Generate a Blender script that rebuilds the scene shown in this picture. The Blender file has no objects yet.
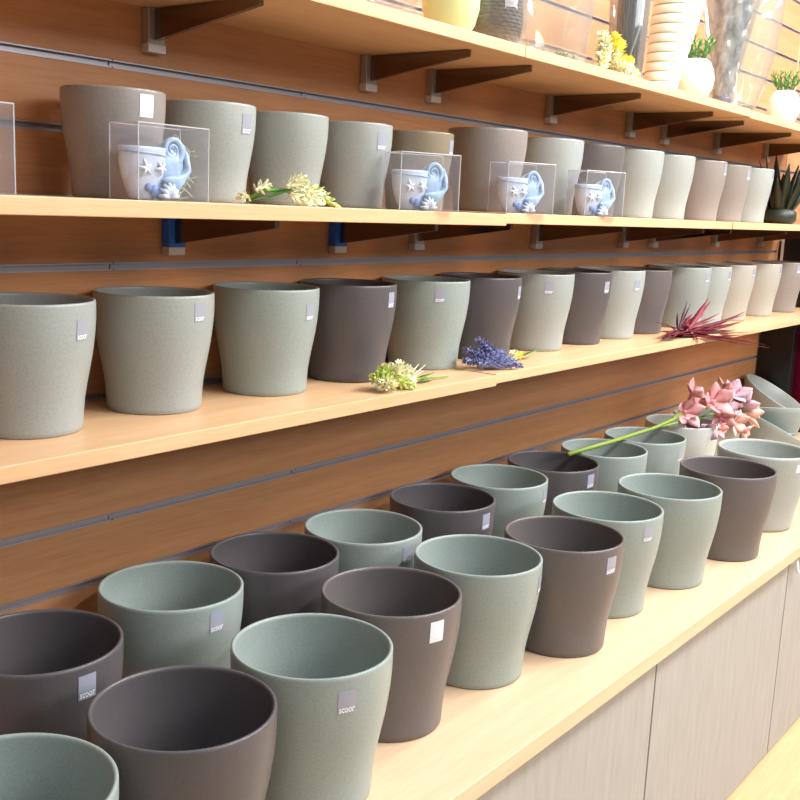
import bpy, bmesh, math, random
from mathutils import Vector, Matrix
PI = math.pi
col = bpy.context.scene.collection
ZC = 1.392                      # eye height; heights below are measured from it, h(z) turns them into world z
WALL = 1.34                     # the slatted wall stands at y = WALL, x runs along it
def h(z): return z + ZC

# ------------------------------------------------------------------ camera
FPX, YAW, PITCH, ROLL = 1044.73, 0.918242, 0.184590, 0.044794
def cam_axes():
    cy, sy, cp, sp = math.cos(YAW), math.sin(YAW), math.cos(PITCH), math.sin(PITCH)
    f = Vector((sy*cp, cy*cp, -sp)); r = Vector((cy, -sy, 0)); u = r.cross(f)
    c, s = math.cos(ROLL), math.sin(ROLL)
    return c*r + s*u, -s*r + c*u, f
CR, CU, CF = cam_axes()
def ray(px, py): return CR*((px-400)/FPX) - CU*((py-400)/FPX) + CF
def at(px, py, y):
    d = ray(px, py); d = d*(y/d.y); return Vector((d.x, d.y, d.z+ZC))
cd = bpy.data.cameras.new('camera'); cam = bpy.data.objects.new('camera', cd); col.objects.link(cam)
m = Matrix((CR, CU, -CF)).transposed().to_4x4(); m.translation = (0, 0, ZC)
cam.matrix_world = m
cd.sensor_width = 36; cd.sensor_fit = 'HORIZONTAL'; cd.lens = FPX/800*36; cd.clip_start = .02
bpy.context.scene.camera = cam

# ------------------------------------------------------------------ materials
def lin(c):
    return tuple((x/255/12.92 if x/255 <= .04045 else ((x/255+.055)/1.055)**2.4) for x in c) + (1,)
def mat(name, rgb, rough=.5, metal=0, spec=.5, noise=None, bump=None, coat=0, trans=0):
    """noise = (scale, amount, stretch xyz); bump = (scale, strength)"""
    M = bpy.data.materials.new(name); M.use_nodes = True
    nt = M.node_tree; b = nt.nodes['Principled BSDF']
    b.inputs['Base Color'].default_value = lin(rgb); b.inputs['Roughness'].default_value = rough
    b.inputs['Metallic'].default_value = metal; b.inputs['Specular IOR Level'].default_value = spec
    b.inputs['Coat Weight'].default_value = coat
    tc = nt.nodes.new('ShaderNodeTexCoord')
    if noise:
        sc, am, st = noise
        mp = nt.nodes.new('ShaderNodeMapping'); mp.inputs['Scale'].default_value = st
        nt.links.new(tc.outputs['Object'], mp.inputs['Vector'])
        n = nt.nodes.new('ShaderNodeTexNoise'); n.inputs['Scale'].default_value = sc; n.inputs['Detail'].default_value = 4
        nt.links.new(mp.outputs[0], n.inputs['Vector'])
        r = nt.nodes.new('ShaderNodeValToRGB')
        c = lin(rgb)
        r.color_ramp.elements[0].position = .3; r.color_ramp.elements[1].position = .7
        r.color_ramp.elements[0].color = tuple(x*(1-am) for x in c[:3])+(1,)
        r.color_ramp.elements[1].color = tuple(min(1, x*(1+am)) for x in c[:3])+(1,)
        nt.links.new(n.outputs['Fac'], r.inputs[0]); nt.links.new(r.outputs[0], b.inputs['Base Color'])
    if bump:
        n2 = nt.nodes.new('ShaderNodeTexNoise'); n2.inputs['Scale'].default_value = bump[0]; n2.inputs['Detail'].default_value = 3
        nt.links.new(tc.outputs['Object'], n2.inputs['Vector'])
        bp = nt.nodes.new('ShaderNodeBump'); bp.inputs['Strength'].default_value = bump[1]; bp.inputs['Distance'].default_value = .001
        nt.links.new(n2.outputs['Fac'], bp.inputs['Height']); nt.links.new(bp.outputs[0], b.inputs['Normal'])
    return M
def wood(name, rgb, dark, rough=.4, scale=1.0):
    """straight-grained beech laminate, grain along x"""
    M = bpy.data.materials.new(name); M.use_nodes = True
    nt = M.node_tree; b = nt.nodes['Principled BSDF']; b.inputs['Roughness'].default_value = rough
    b.inputs['Specular IOR Level'].default_value = .35
    tc = nt.nodes.new('ShaderNodeTexCoord')
    def layer(sx, sy, sz, sc):
        mp = nt.nodes.new('ShaderNodeMapping'); mp.inputs['Scale'].default_value = (sx, sy, sz)
        nt.links.new(tc.outputs['Object'], mp.inputs['Vector'])
        n = nt.nodes.new('ShaderNodeTexNoise'); n.inputs['Scale'].default_value = sc; n.inputs['Detail'].default_value = 5
        n.inputs['Distortion'].default_value = .4
        nt.links.new(mp.outputs[0], n.inputs['Vector']); return n
    a = layer(1.2, 22, 22, 2.2*scale); f = layer(8, 160, 160, 2.0*scale)
    mx = nt.nodes.new('ShaderNodeMath'); mx.operation = 'MULTIPLY_ADD'; mx.inputs[1].default_value = .5
    nt.links.new(f.outputs['Fac'], mx.inputs[0])
    m2 = nt.nodes.new('ShaderNodeMath'); m2.operation = 'MULTIPLY'; m2.inputs[1].default_value = .55
    nt.links.new(a.outputs['Fac'], m2.inputs[0]); nt.links.new(m2.outputs[0], mx.inputs[2])
    r = nt.nodes.new('ShaderNodeValToRGB'); r.color_ramp.elements[0].position = .32; r.color_ramp.elements[1].position = .66
    r.color_ramp.elements[0].color = lin(dark); r.color_ramp.elements[1].color = lin(rgb)
    nt.links.new(mx.outputs[0], r.inputs[0]); nt.links.new(r.outputs[0], b.inputs['Base Color'])
    return M
def clear(name, tint=(255, 255, 255), fac=.12, rough=.04, haze=.04, edge=.35):
    """thin clear plastic or glass: mostly see-through, glossy towards grazing angles"""
    M = bpy.data.materials.new(name); M.use_nodes = True
    nt = M.node_tree; nt.nodes.remove(nt.nodes['Principled BSDF']); out = nt.nodes['Material Output']
    t = nt.nodes.new('ShaderNodeBsdfTransparent'); t.inputs[0].default_value = lin(tint)
    g = nt.nodes.new('ShaderNodeBsdfGlossy'); g.inputs['Roughness'].default_value = rough
    lw = nt.nodes.new('ShaderNodeLayerWeight'); lw.inputs[0].default_value = .35
    ad = nt.nodes.new('ShaderNodeMath'); ad.operation = 'MULTIPLY_ADD'; ad.inputs[1].default_value = edge; ad.inputs[2].default_value = fac
    ad.use_clamp = True
    nt.links.new(lw.outputs['Facing'], ad.inputs[0])
    hz = nt.nodes.new('ShaderNodeBsdfDiffuse'); hz.inputs[0].default_value = (.9, .9, .92, 1)
    m0 = nt.nodes.new('ShaderNodeMixShader'); m0.inputs[0].default_value = haze
    nt.links.new(t.outputs[0], m0.inputs[1]); nt.links.new(hz.outputs[0], m0.inputs[2])
    mx = nt.nodes.new('ShaderNodeMixShader')
    nt.links.new(ad.outputs[0], mx.inputs[0]); nt.links.new(m0.outputs[0], mx.inputs[1]); nt.links.new(g.outputs[0], mx.inputs[2])
    nt.links.new(mx.outputs[0], out.inputs['Surface'])
    return M
one = (1, 1, 1)
def glaze(name, rgb, rough=.36):
    return mat(name, rgb, rough, spec=.45, noise=(420, .10, one), bump=(700, .10))
M = dict(
    wall=wood('wall_beech', (203, 148, 104), (184, 127, 84), .42),  # same laminate as the shelves, its shade put into the darker colour
    shelf=wood('shelf_beech', (224, 184, 142), (208, 165, 121), .38),
    counter=wood('counter_beech', (228, 196, 162), (216, 180, 144), .36),
    floor=wood('floor_beech', (216, 182, 138), (200, 164, 118), .35),
    alu=mat('brushed_aluminium', (192, 186, 192), .34, .5),
    steel=mat('bracket_steel', (186, 180, 176), .32, .6),
    armsteel=mat('dark_chrome', (128, 112, 100), .16, 1.0),
    bright=mat('painted_plate_glint', (225, 220, 218), .35, .4),
    blue=mat('blue_film', (52, 112, 224), .25),
    sage=glaze('sage_glaze', (149, 159, 154)), sagegrey=glaze('grey_sage_glaze', (156, 161, 157)),
    dark=glaze('taupe_glaze', (89, 84, 86)), brown=glaze('brown_taupe_glaze', (104, 97, 96)),
    taupe=glaze('light_taupe_glaze', (144, 136, 130)), beige=glaze('beige_glaze', (172, 168, 158)),
    pale=glaze('pale_sage_glaze', (163, 168, 164)), olive=glaze('olive_taupe_glaze', (138, 128, 108), .16),
    white_glaze=glaze('pale_grey_glaze', (186, 188, 182)),
    sticker=mat('sticker_paper', (158, 160, 174), .25), sticker_white=mat('white_sticker_paper', (225, 228, 236), .25),
    ink=mat('white_print', (240, 242, 246), .4),
    cabinet=mat('grey_laminate', (170, 166, 161), .6, noise=(60, .08, (1, 1, .12)), bump=(260, .25)),
    plastic=mat('white_plastic', (238, 238, 240), .35), darkgap=mat('dark_recess', (40, 36, 34), .8),
    box=clear('clear_box_plastic', (252, 252, 254), .02, .08, .035, .16), glass=clear('vase_glass', (250, 253, 252), .03, .03, .06, .35),
    smoke=clear('smoky_glass', (214, 216, 208), .05, .05, .06, .35), gglass=clear('grey_tinted_glass', (226, 230, 230), .05, .05, .07, .35),
    boxedge=clear('box_edge', (250, 250, 252), .12, .2, .5, .3),
    shell=mat('blue_white_porcelain', (206, 218, 232), .3, noise=(28, .10, one)), shellblue=mat('blue_porcelain', (168, 196, 222), .3, noise=(60, .2, one)),
    shellwhite=mat('white_porcelain', (236, 238, 240), .35), navy=mat('deep_blue_porcelain', (96, 124, 174), .35, noise=(80, .3, one)),
    straw=mat('green_white_shreds', (206, 214, 186), .6),
    cream=mat('cream_petals', (238, 234, 196), .55, noise=(120, .10, one)), lime=mat('lime_petals', (196, 208, 110), .55, noise=(120, .12, one)),
    yellow=mat('yellow_petals', (240, 226, 90), .55, noise=(120, .15, one)), green=mat('leaf_green', (96, 150, 48), .5, noise=(60, .15, one)),
    stemgreen=mat('stem_green', (134, 158, 62), .5), lav=mat('lavender_petals', (112, 116, 158), .65, noise=(200, .25, one)),
    red=mat('crimson_blades', (132, 36, 54), .5, noise=(60, .25, one)), darkred=mat('dark_crimson_blades', (66, 26, 40), .5),
    pink=mat('dusty_pink_petals', (222, 160, 160), .55, noise=(40, .16, one)), peach=mat('peach_petals', (228, 182, 166), .55, noise=(40, .12, one)),
    lilac=mat('lilac_pink_petals', (214, 176, 190), .55, noise=(40, .10, one)), coral=mat('coral_throat', (190, 62, 50), .5),
    blackgreen=mat('dark_succulent', (40, 48, 34), .45, noise=(60, .2, one)), black=mat('black_lacquer', (20, 19, 20), .35),
    maroon=mat('maroon_lacquer', (112, 16, 50), .35), wicker=mat('brown_wicker', (98, 70, 54), .6, noise=(90, .25, one)),
    greenvase=mat('pale_green_glaze', (222, 232, 168), .12, coat=.5), egg=mat('white_ceramic', (240, 240, 230), .3),
    groove=mat('olive_groove', (176, 172, 140), .5), ribbed=mat('cream_ribbed_ceramic', (246, 244, 224), .35), pebble=mat('green_grey_pebbles', (140, 150, 120), .5, noise=(30, .3, one)),
    charcoal=mat('charcoal_reeds', (84, 86, 84), .6, noise=(60, .25, one)), silver=mat('mottled_silver_glass', (186, 188, 192), .2, .35, noise=(45, .55, (1, 1, .5)), bump=(60, .6)),
    plum=mat('plum_base', (96, 88, 108), .3), tuft=mat('bright_green_tuft', (88, 138, 66), .55, noise=(90, .2, one)),
)

# ------------------------------------------------------------------ builders
def obj(name, bm, material, parent=None, loc=None, smooth=False):
    me = bpy.data.meshes.new(name); bmesh.ops.recalc_face_normals(bm, faces=bm.faces); bm.to_mesh(me); bm.free()
    mats = material if isinstance(material, (list, tuple)) else [material]
    for k in mats: me.materials.append(k)
    if smooth:
        for p in me.polygons: p.use_smooth = True
    o = bpy.data.objects.new(name, me); col.objects.link(o)
    if parent: o.parent = parent
    if loc is not None: o.location = loc
    return o
def tag(o, label=None, cat=None, group=None, kind=None):
    if label: o['label'] = label
    if cat: o['category'] = cat
    if group: o['group'] = group
    if kind: o['kind'] = kind
    return o
def thing(name, loc, label, cat, group=None, rz=0):
    o = bpy.data.objects.new(name, None); col.objects.link(o); o.location = loc; o.rotation_euler = (0, 0, rz)
    o.empty_display_size = .05
    return tag(o, label, cat, group)
def add_box(bm, a, b, bevel=0, mi=0):
    vs = [bm.verts.new((x, y, z)) for x in (a[0], b[0]) for y in (a[1], b[1]) for z in (a[2], b[2])]
    q = [(0, 1, 3, 2), (4, 6, 7, 5), (0, 4, 5, 1), (2, 3, 7, 6), (0, 2, 6, 4), (1, 5, 7, 3)]
    fs = [bm.faces.new([vs[i] for i in f]) for f in q]
    for f in fs: f.material_index = mi
    if bevel:
        es = {e for f in fs for e in f.edges}
        bmesh.ops.bevel(bm, geom=list(es), offset=bevel, segments=2, affect='EDGES', profile=.5)
def box(a, b, bevel=0):
    bm = bmesh.new(); add_box(bm, a, b, bevel); return bm
def add_lathe(bm, prof, n=64, mi=0, center=(0, 0, 0), sx=1, sy=1):
    """prof: (radius, z) from the outer foot up over the rim and down inside; ends with radius 0 are closed"""
    rings = []
    for r, z in prof:
        if r < 1e-6: rings.append([bm.verts.new((center[0], center[1], center[2]+z))])
        else: rings.append([bm.verts.new((center[0]+sx*r*math.cos(2*PI*i/n), center[1]+sy*r*math.sin(2*PI*i/n), center[2]+z)) for i in range(n)])
    for a, b in zip(rings, rings[1:]):
        for i in range(n):
            j = (i+1) % n
            if len(a) == 1 and len(b) == 1: continue
            if len(a) == 1: f = bm.faces.new((a[0], b[i], b[j]))
            elif len(b) == 1: f = bm.faces.new((a[i], a[j], b[0]))
            else: f = bm.faces.new((a[i], a[j], b[j], b[i]))
            f.material_index = mi
def add_tube(bm, pts, rad, n=8, mi=0):
    pts = [Vector(p) for p in pts]; rads = rad if isinstance(rad, (list, tuple)) else [rad]*len(pts)
    prev = None; nrm = None
    for i, p in enumerate(pts):
        t = (pts[min(i+1, len(pts)-1)] - pts[max(i-1, 0)]).normalized()
        if nrm is None: nrm = t.orthogonal().normalized()
        else:
            nrm = nrm - t*nrm.dot(t); nrm.normalize()
        bn = t.cross(nrm)
        ring = [bm.verts.new(p + (nrm*math.cos(2*PI*k/n) + bn*math.sin(2*PI*k/n))*rads[i]) for k in range(n)]
        if prev:
            for k in range(n):
                f = bm.faces.new((prev[k], prev[(k+1) % n], ring[(k+1) % n], ring[k])); f.material_index = mi
        else:
            f = bm.faces.new(ring[::-1]); f.material_index = mi
        prev = ring
    f = bm.faces.new(prev); f.material_index = mi
def add_blade(bm, base, d, up, length, width, thick=.0012, bend=0., tip=.05, wide=.45, n=7, mi=0):
    """a leaf or petal: lens-shaped cross-section, widest at `wide`, bending towards up"""
    base = Vector(base); d = Vector(d).normalized(); up = Vector(up); up = (up - d*up.dot(d))
    up = up.normalized() if up.length > 1e-5 else d.orthogonal().normalized()
    s = d.cross(up); prev = None
    for i in range(n):
        t = i/(n-1)
        w = width*.5*((t/wide)**.6 if t < wide else max(tip, 1-((t-wide)/(1-wide))**1.8)) ; w = max(w, width*.06)
        ang = bend*t
        c = base + d*(length*t*math.cos(ang*.6)) + up*(length*t*math.sin(ang*.6))
        th = thick*(.4+.6*(1-abs(2*t-1)))
        ring = [bm.verts.new(c - s*w + up*w*.25), bm.verts.new(c + up*th), bm.verts.new(c + s*w + up*w*.25), bm.verts.new(c - up*th)]
        if prev:
            for k in range(4):
                f = bm.faces.new((prev[k], prev[(k+1) % 4], ring[(k+1) % 4], ring[k])); f.material_index = mi
        else: bm.faces.new(ring[::-1]).material_index = mi
        prev = ring
    bm.faces.new(prev).material_index = mi
def add_blob(bm, c, r, seg=8, mi=0, scale=(1, 1, 1), rot=None):
    mtx = Matrix.Translation(c) @ (rot.to_4x4() if rot else Matrix()) @ Matrix.Diagonal((scale[0], scale[1], scale[2], 1))
    ret = bmesh.ops.create_uvsphere(bm, u_segments=seg, v_segments=max(4, seg//2+1), radius=r, matrix=mtx)
    for f in {f for v in ret['verts'] for f in v.link_faces}: f.material_index = mi

# ------------------------------------------------------------------ the setting
fl = obj('floor', box((-1.5, -3.5, -.04), (5.6, WALL+.1, 0)), M['floor']); tag(fl, kind='structure')
X0, X1 = -.7, 5.5
GROOVES = [(-.0128+.1*k) for k in range(-13, 13)]
bm = bmesh.new()
lo = -ZC
for g in GROOVES + [1.29]:
    hi = g - .006
    if hi - lo > .01: add_box(bm, (X0, WALL, h(lo)), (X1, WALL+.03, h(hi)), .0006)
    lo = g + .006
add_box(bm, (X0, WALL+.0125, 0), (X1, WALL+.05, h(1.284)))
tag(obj('wall_back', bm, M['wall']), kind='structure')
for n, k in enumerate(range(-7, 9)):
    g = -.0128+.1*k
    bm = bmesh.new()
    cuts = sorted([X0, -.19, .999+.006*(k % 3), 1.43, 2.19+.01*(k % 2), 3.38, 4.098, X1])
    for a, b in zip(cuts, cuts[1:]):
        a += .0012; b -= .0012
        add_box(bm, (a, WALL-.0008, h(g+.0040)), (b, WALL+.002, h(g+.006)))
        add_box(bm, (a, WALL-.0008, h(g-.006)), (b, WALL+.002, h(g-.0036)))
        add_box(bm, (a, WALL+.0085, h(g-.006)), (b, WALL+.0105, h(g+.006)))
    tag(obj('trim_%d' % (n+1), bm, M['alu']), kind='structure')
# the bright upright edge where the next panel of the wall starts
tag(obj('trim_17', box((4.094, WALL-.002, h(-.33)), (4.106, WALL+.004, h(.9))), M['shelf']), kind='structure')

# ------------------------------------------------------------------ shelves, counter, cabinets
def board(name, x0, x1, y0, z0, z1, mt, label, cat, group=None):
    bm = box((x0, y0, h(z0)), (x1, WALL-.0005, h(z1)), .0012)
    return tag(obj(name, bm, mt), label, cat, group)
SX = [.527, 1.717, 2.897, 4.078, 5.25]
for i in range(4):
    dz = [0, .0022, -.001, 0][i]
    pos = ['left end, above the snail-shell planter in the clear box', 'middle, carrying the pale green vase and the wicker basket',
           'right part, carrying the tall flared glass vases', ''][i]
    if i == 0: pos = 'left part, above the brownish pot with bright sticker'
    if i < 3: board('shelf_board', SX[i]+.0008, SX[i+1]-.0008, 1.058, .2763+[0, 0, -.003][i], .2966+[0, 0, -.003][i], M['shelf'], 'beech board of the top shelf, '+pos, 'shelf', 'top shelf boards')
    if i < 3: board('shelf_board', SX[i]+.0008, SX[i+1]-.0008, 1.0755+[0, .002, 0][i], -.0305+[0, .004, .004][i], -.0088+[0, .0025, .002][i], M['shelf'],
          'beech board of the upper pot shelf, ' + ['left part, carrying the largest boxed shell planter', 'middle part, carrying the two boxed planters furthest right', 'right part, carrying the spiky dark succulent'][i], 'shelf', 'upper shelf boards')
    if i < 4: board('shelf_board', SX[i]+.0012, SX[i+1]-.0012, 1.0758+[0, .003, .003, 0][i], -.3405+[0, .004, .003, 0][i], -.319+[0, .0015, 0, 0][i], M['shelf'],
          'beech board of the middle shelf, ' + ['left part, carrying the cream and lime flower bunch', 'middle part, carrying the lavender bunch', 'right part, carrying the spiky crimson sprig', 'far end, carrying the black box'][i], 'shelf', 'middle shelf boards')
ct = board('counter_top', -.45, 5.3, .7189, -.8279, -.798, M['counter'], 'long pale beech counter carrying the two lowest rows of pots', 'counter')
# the lowest row of boards continues the upper shelf height at .0017 above the eye line: pots there stand at the board's top
Z_U = [-.0088, -.0063, -.0068]

CX = [-.41, .236, 1.041, 1.847, 2.652, 3.457, 4.262]
YC = .749
for i in range(6):
    lab = ['grey cabinet under the counter, hidden by the nearest pots', 'grey cabinet under the counter beneath the large near taupe pot', 'grey cabinet under the counter, left of the upright door joint',
           'wide grey cabinet under the counter, between the door joint and the white hook', 'grey cabinet under the counter with a white hook, at the right edge', '']
    if i in (0, 1, 5): continue
    c = thing('cabinet', (CX[i], YC, 0), lab[i], 'cabinet', 'grey cabinets under the counter')
    w = CX[i+1]-CX[i]
    obj('body', box((.002, .019, .0), (w-.002, .57, h(-.8285)), 0), M['cabinet'], c)
    obj('door', box((.003, 0, .004), (w-.003, .018, h(-.8295)), .0012), M['cabinet'], c)
    if i == 4:
        bm = bmesh.new()
        pts = [(.022, -.001, h(-.852)), (.022, -.012, h(-.856)), (.022, -.014, h(-.872)), (.025, -.016, h(-.884)), (.034, -.018, h(-.888)), (.041, -.018, h(-.880)), (.042, -.017, h(-.872))]
        add_tube(bm, pts, .0042, 8)
        add_box(bm, (.012, -.002, h(-.866)), (.034, .0, h(-.840)))
        tag(obj('hook', bm, M['plastic'], c, smooth=True), 'white plastic hook')
        obj('lock_slot', box((.0004, -.0015, h(-.8600)), (.0060, .0035, h(-.834))), M['darkgap'], c)

# ------------------------------------------------------------------ shelf brackets
def bracket(x, ztop, y_tip, label, group, blue=False):
    """slat-wall bracket: hooked plate in the groove, tapering arm under the board"""
    c = thing('shelf_bracket', (x, WALL, h(ztop)), label, 'bracket', group)
    obj('wall_plate', box((-.016, -.0170, -.062), (.016, -.0010, -.0006), .0012), M['steel'], c)
    if blue:
        bm = box((-.0172, -.0186, -.052), (.0172, -.0008, -.006), .0008)
        tag(obj('cover', bm, M['blue'], c), 'blue plastic cover')
    bm = bmesh.new()
    L = WALL - y_tip
    vs = []
    for sx in (-.0045, .0045):
        vs.append([bm.verts.new((sx, y, z)) for y, z in ((-.0056, -.0008), (-L, -.0008), (-L, -.012), (-.03, -.045), (-.0056, -.048))])
    bm.faces.new(vs[0]); bm.faces.new(vs[1][::-1])
    for k in range(5): bm.faces.new((vs[0][k], vs[0][(k+1) % 5], vs[1][(k+1) % 5], vs[1][k]))
    obj('arm', bm, M['armsteel'], c)
    bm = box((-.0170, -.0182, -.0655), (.0170, -.0006, -.0520), .0012)  # pale block added where the polished plate only reflects light
    tag(obj('glint_tab', bm, M['bright'], c), 'reflection painted as a pale tab')
    for yy in (.07, .2):
        bm = bmesh.new(); add_lathe(bm, [(0, -.014), (.005, -.014), (.0062, -.010), (.0062, -.0008), (0, -.0008)], 14, center=(.0125, -yy, 0))
        obj('screw', bm, M['steel'], c, smooth=True)
BX = [1.0816, 1.597, 1.808, 2.296, 2.735, 2.963, 3.376, 3.842]
ordw = ['above the brownish pot at the left', 'above the olive pot, left of the board joint', 'above the olive pot, right of the board joint', 'above the pale pots past the olive pot', 'fourth from the right',
        'third from the right', 'second from the right', 'furthest right']
for i, x in enumerate(BX):
    bracket(x, .2763-(.003 if i > 4 else 0), 1.10, 'chrome shelf bracket under the top shelf, ' + ordw[i], 'brackets under the top shelf')
ordu = ['blue-covered, above the second pot from the left', 'blue-covered, above the first dark pot below', 'right of the two blue-covered ones', 'above the pot right of the lavender',
        'fourth from the right', 'third from the right', 'second from the right', 'furthest right']
BU = [1.122, 1.5235, 1.775, 2.268, 2.750, 2.949, 3.437, 3.885]
for i, x in enumerate(BU):
    zz = -.0305 if x < 1.717 else -.0265
    bracket(x, zz, 1.10, 'chrome bracket under the upper pot shelf, ' + ordu[i], 'brackets under the upper shelf', blue=i < 2)

# ------------------------------------------------------------------ pots
OUT = [(.772, 0), (.794, .012), (.800, .05), (.805, .12), (.824, .24), (.856, .34), (.906, .475), (.944, .58), (.969, .675), (.987, .76), (.997, .84), (1.001, .92), (1.0, .975)]
def r_at(t, prof=OUT):
    for (r0, z0), (r1, z1) in zip(prof, prof[1:]):
        if z0 <= t <= z1: return r0 + (r1-r0)*(t-z0)/(z1-z0)
    return prof[-1][0]
def pot_profile(R, H, wall, prof=OUT):
    p = [(0, .003)] + [(R*prof[0][0]-.006, .003), (R*prof[0][0]-.003, 0)] + [(R*r, H*z) for r, z in prof]
    p += [(R*.999, H-.0012), (R-wall*.30, H), (R-wall*.72, H-.0002), (R-wall, H-.0022)]
    inner = [(R*r-wall*1.02, H*z) for r, z in prof if z > .04][::-1]
    p += [q for q in inner if q[1] < H-.004] + [(R*.78-wall, .016), (R*.70, .011), (0, .010)]
    return p
meshes = {}
def pot_mesh(R, H, mt, prof=OUT, wall=None, key=None):
    k = (round(R, 4), round(H, 4), mt, key)
    if k not in meshes:
        bm = bmesh.new(); add_lathe(bm, pot_profile(R, H, wall or max(.0038, R*.05), prof), 80)
        bmesh.ops.recalc_face_normals(bm, faces=bm.faces)
        me = bpy.data.meshes.new('flower_pot'); bm.to_mesh(me); bm.free(); me.materials.append(M[mt])
        for p in me.polygons: p.use_smooth = True
        meshes[k] = me
    return meshes[k]
# lettering, bent onto the pots further down
tcu = bpy.data.curves.new('sticker_lettering', 'FONT'); tcu.body = 'scoor'; tcu.size = 1; tcu.resolution_u = 3; tcu.offset = .022
tob = bpy.data.objects.new('sticker_lettering', tcu); col.objects.link(tob)
dg = bpy.context.evaluated_depsgraph_get(); tme = bpy.data.meshes.new_from_object(tob.evaluated_get(dg))
bpy.data.objects.remove(tob)
tx = [v.co.x for v in tme.vertices]; ty = [v.co.y for v in tme.vertices]
TV = [((v.co.x-min(tx))/(max(tx)-min(tx))-.5, (v.co.y-min(ty))/(max(ty)-min(ty))) for v in tme.vertices]
TF = [tuple(p.vertices) for p in tme.polygons]
def sticker_mesh(R, H, zc, w, hh, prof, white=False):
    k = ('st', round(R, 4), round(H, 4), round(zc, 3), round(w, 4), white)
    if k in meshes: return meshes[k]
    def surf(u, z, off):
        r = R*r_at(z/H, prof)+off; a = u/r
        return (r*math.cos(a), r*math.sin(a), z)
    bm = bmesh.new(); N = 8
    g = [[bm.verts.new(surf(w*(i/N-.5), zc+hh*(j/N-.5), .0005)) for j in range(N+1)] for i in range(N+1)]
    for i in range(N):
        for j in range(N): bm.faces.new((g[i][j], g[i+1][j], g[i+1][j+1], g[i][j+1]))
    a = bpy.data.meshes.new('sticker'); bm.to_mesh(a); bm.free(); a.materials.append(M['sticker_white' if white else 'sticker'])
    bm = bmesh.new()
    vs = [bm.verts.new(surf(x*w*.86, zc-hh*.43+y*hh*.21, .0009)) for x, y in TV]
    for f in TF:
        try: bm.faces.new([vs[i] for i in f])
        except ValueError: pass
    b = bpy.data.meshes.new('sticker_lettering'); bm.to_mesh(b); bm.free(); b.materials.append(M['ink'])
    meshes[k] = (a, b); return meshes[k]
def pot(x, y, z, R, H, mt, label, group, az=None, hz=.84, sw=.026, sh=.033, prof=OUT, key=None, white=False, wall=None):
    o = bpy.data.objects.new('flower_pot', pot_mesh(R, H, mt, prof, wall, key)); col.objects.link(o)
    o.location = (x, y, h(z)); tag(o, label, 'flower pot', group)
    if az is not None:
        hz = min(max(hz, .79), .87)
        a, b = sticker_mesh(R, H, hz*H, sw, sh, prof, white)
        s = bpy.data.objects.new('sticker', a); col.objects.link(s); s.parent = o; s.rotation_euler = (0, 0, math.radians(az))
        tag(s, 'pale sticker with white lettering')
        t = bpy.data.objects.new('lettering', b); col.objects.link(t); t.parent = s
    return o
ZB, ZP = -.798, -.319
RF, HF = .1092, .2107
G = 'pots in the front row on the counter'
def pf(*a, **k): return pot(*a, **k)
pf(.5290, .8780, ZB, .1090, .2095, 'sage', 'sage green pot cut by the bottom left corner of the photo', G)
pf(.7597, .8794, ZB, RF, HF, 'dark', 'large dark taupe pot without sticker, front row, next to the bottom left corner', G)
pf(.9906, .8870, ZB, RF, HF, 'sage', 'large sage pot in the front row whose faint sticker faces the viewer', G, az=-113, hz=.835)
pf(1.2229, .9340, ZB, RF, HF, 'brown', 'brown taupe pot with a bright white sticker, front row, between two sage pots', G, az=-103, hz=.86, white=True)
pf(1.4640, .9330, ZB, .1108, HF, 'sage', 'sage pot between two brown taupe pots in the front row', G, az=-71, hz=.83)
pf(1.6810, .8850, ZB, .1110, HF, 'brown', 'brown taupe pot at mid counter, front row, left of two sage pots', G, az=-100, hz=.85)
pf(1.9120, .9123, ZB, .1125, HF, 'sage', 'sage pot with faint sticker right beside the brown taupe pot at mid counter', G, az=-107, hz=.86)
pf(2.1610, .8857, ZB, .1130, HF, 'sage', 'plain sage pot without visible sticker, front row, left of the furthest taupe pot', G)
pf(2.4410, .8583, ZB, .1130, HF, 'brown', 'plain taupe pot without sticker, furthest dark pot of the front row', G)
WIDE = [(.70, 0), (.74, .012), (.755, .05), (.77, .12), (.81, .27), (.87, .45), (.925, .62), (.968, .78), (.992, .90), (1.0, .965)]
pf(2.745, .8750, ZB, .1190, .2060, 'pale', 'wider thick-rimmed pale sage pot at the right end of the front row', G, az=-112, hz=.86, prof=WIDE, key='wide', white=True, wall=.010, sw=.02, sh=.022)
G = 'pots in the back row on the counter'
pf(.7501, 1.1582, ZB, RF, HF, 'dark', 'dark taupe pot at the left edge, back row on the counter', G, az=-91, hz=.86)
pf(1.0042, 1.1921, ZB, RF, HF, 'sage', 'sage pot with a grey sticker, nearest sage pot of the back row', G, az=-93, hz=.87)
pf(1.2265, 1.1900, ZB, RF, HF, 'dark', 'dark taupe pot without visible sticker, back row, between two sage pots', G)
pf(1.4455, 1.1763, ZB, RF, HF, 'sage', 'sage back-row pot with dark grey sticker, behind the brown pot with the white sticker', G, az=-93, hz=.87)
pf(1.7154, 1.1886, ZB, RF, HF, 'dark', 'dark taupe pot with pale sticker, back row, behind the sage pot with the edge sticker', G, az=-90, hz=.86)
pf(1.9477, 1.1989, ZB, RF, HF, 'sage', 'sage pot of the back row, behind the brown taupe pot at mid counter', G, az=-77, hz=.86)
pf(2.1685, 1.1856, ZB, RF, HF, 'dark', 'furthest dark pot of the back row, at the cut end of the orchid stem', G, az=-96, hz=.87)
pf(2.3960, 1.1666, ZB, RF, HF, 'sage', 'sage pot under the green orchid stem, back row, beside the furthest dark pot', G, az=-66, hz=.834)
pf(2.6250, 1.1598, ZB, RF, HF, 'sage', 'sage pot under the orchid stem, back row, just left of the pale grey pot', G, az=-95, hz=.82)
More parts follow.
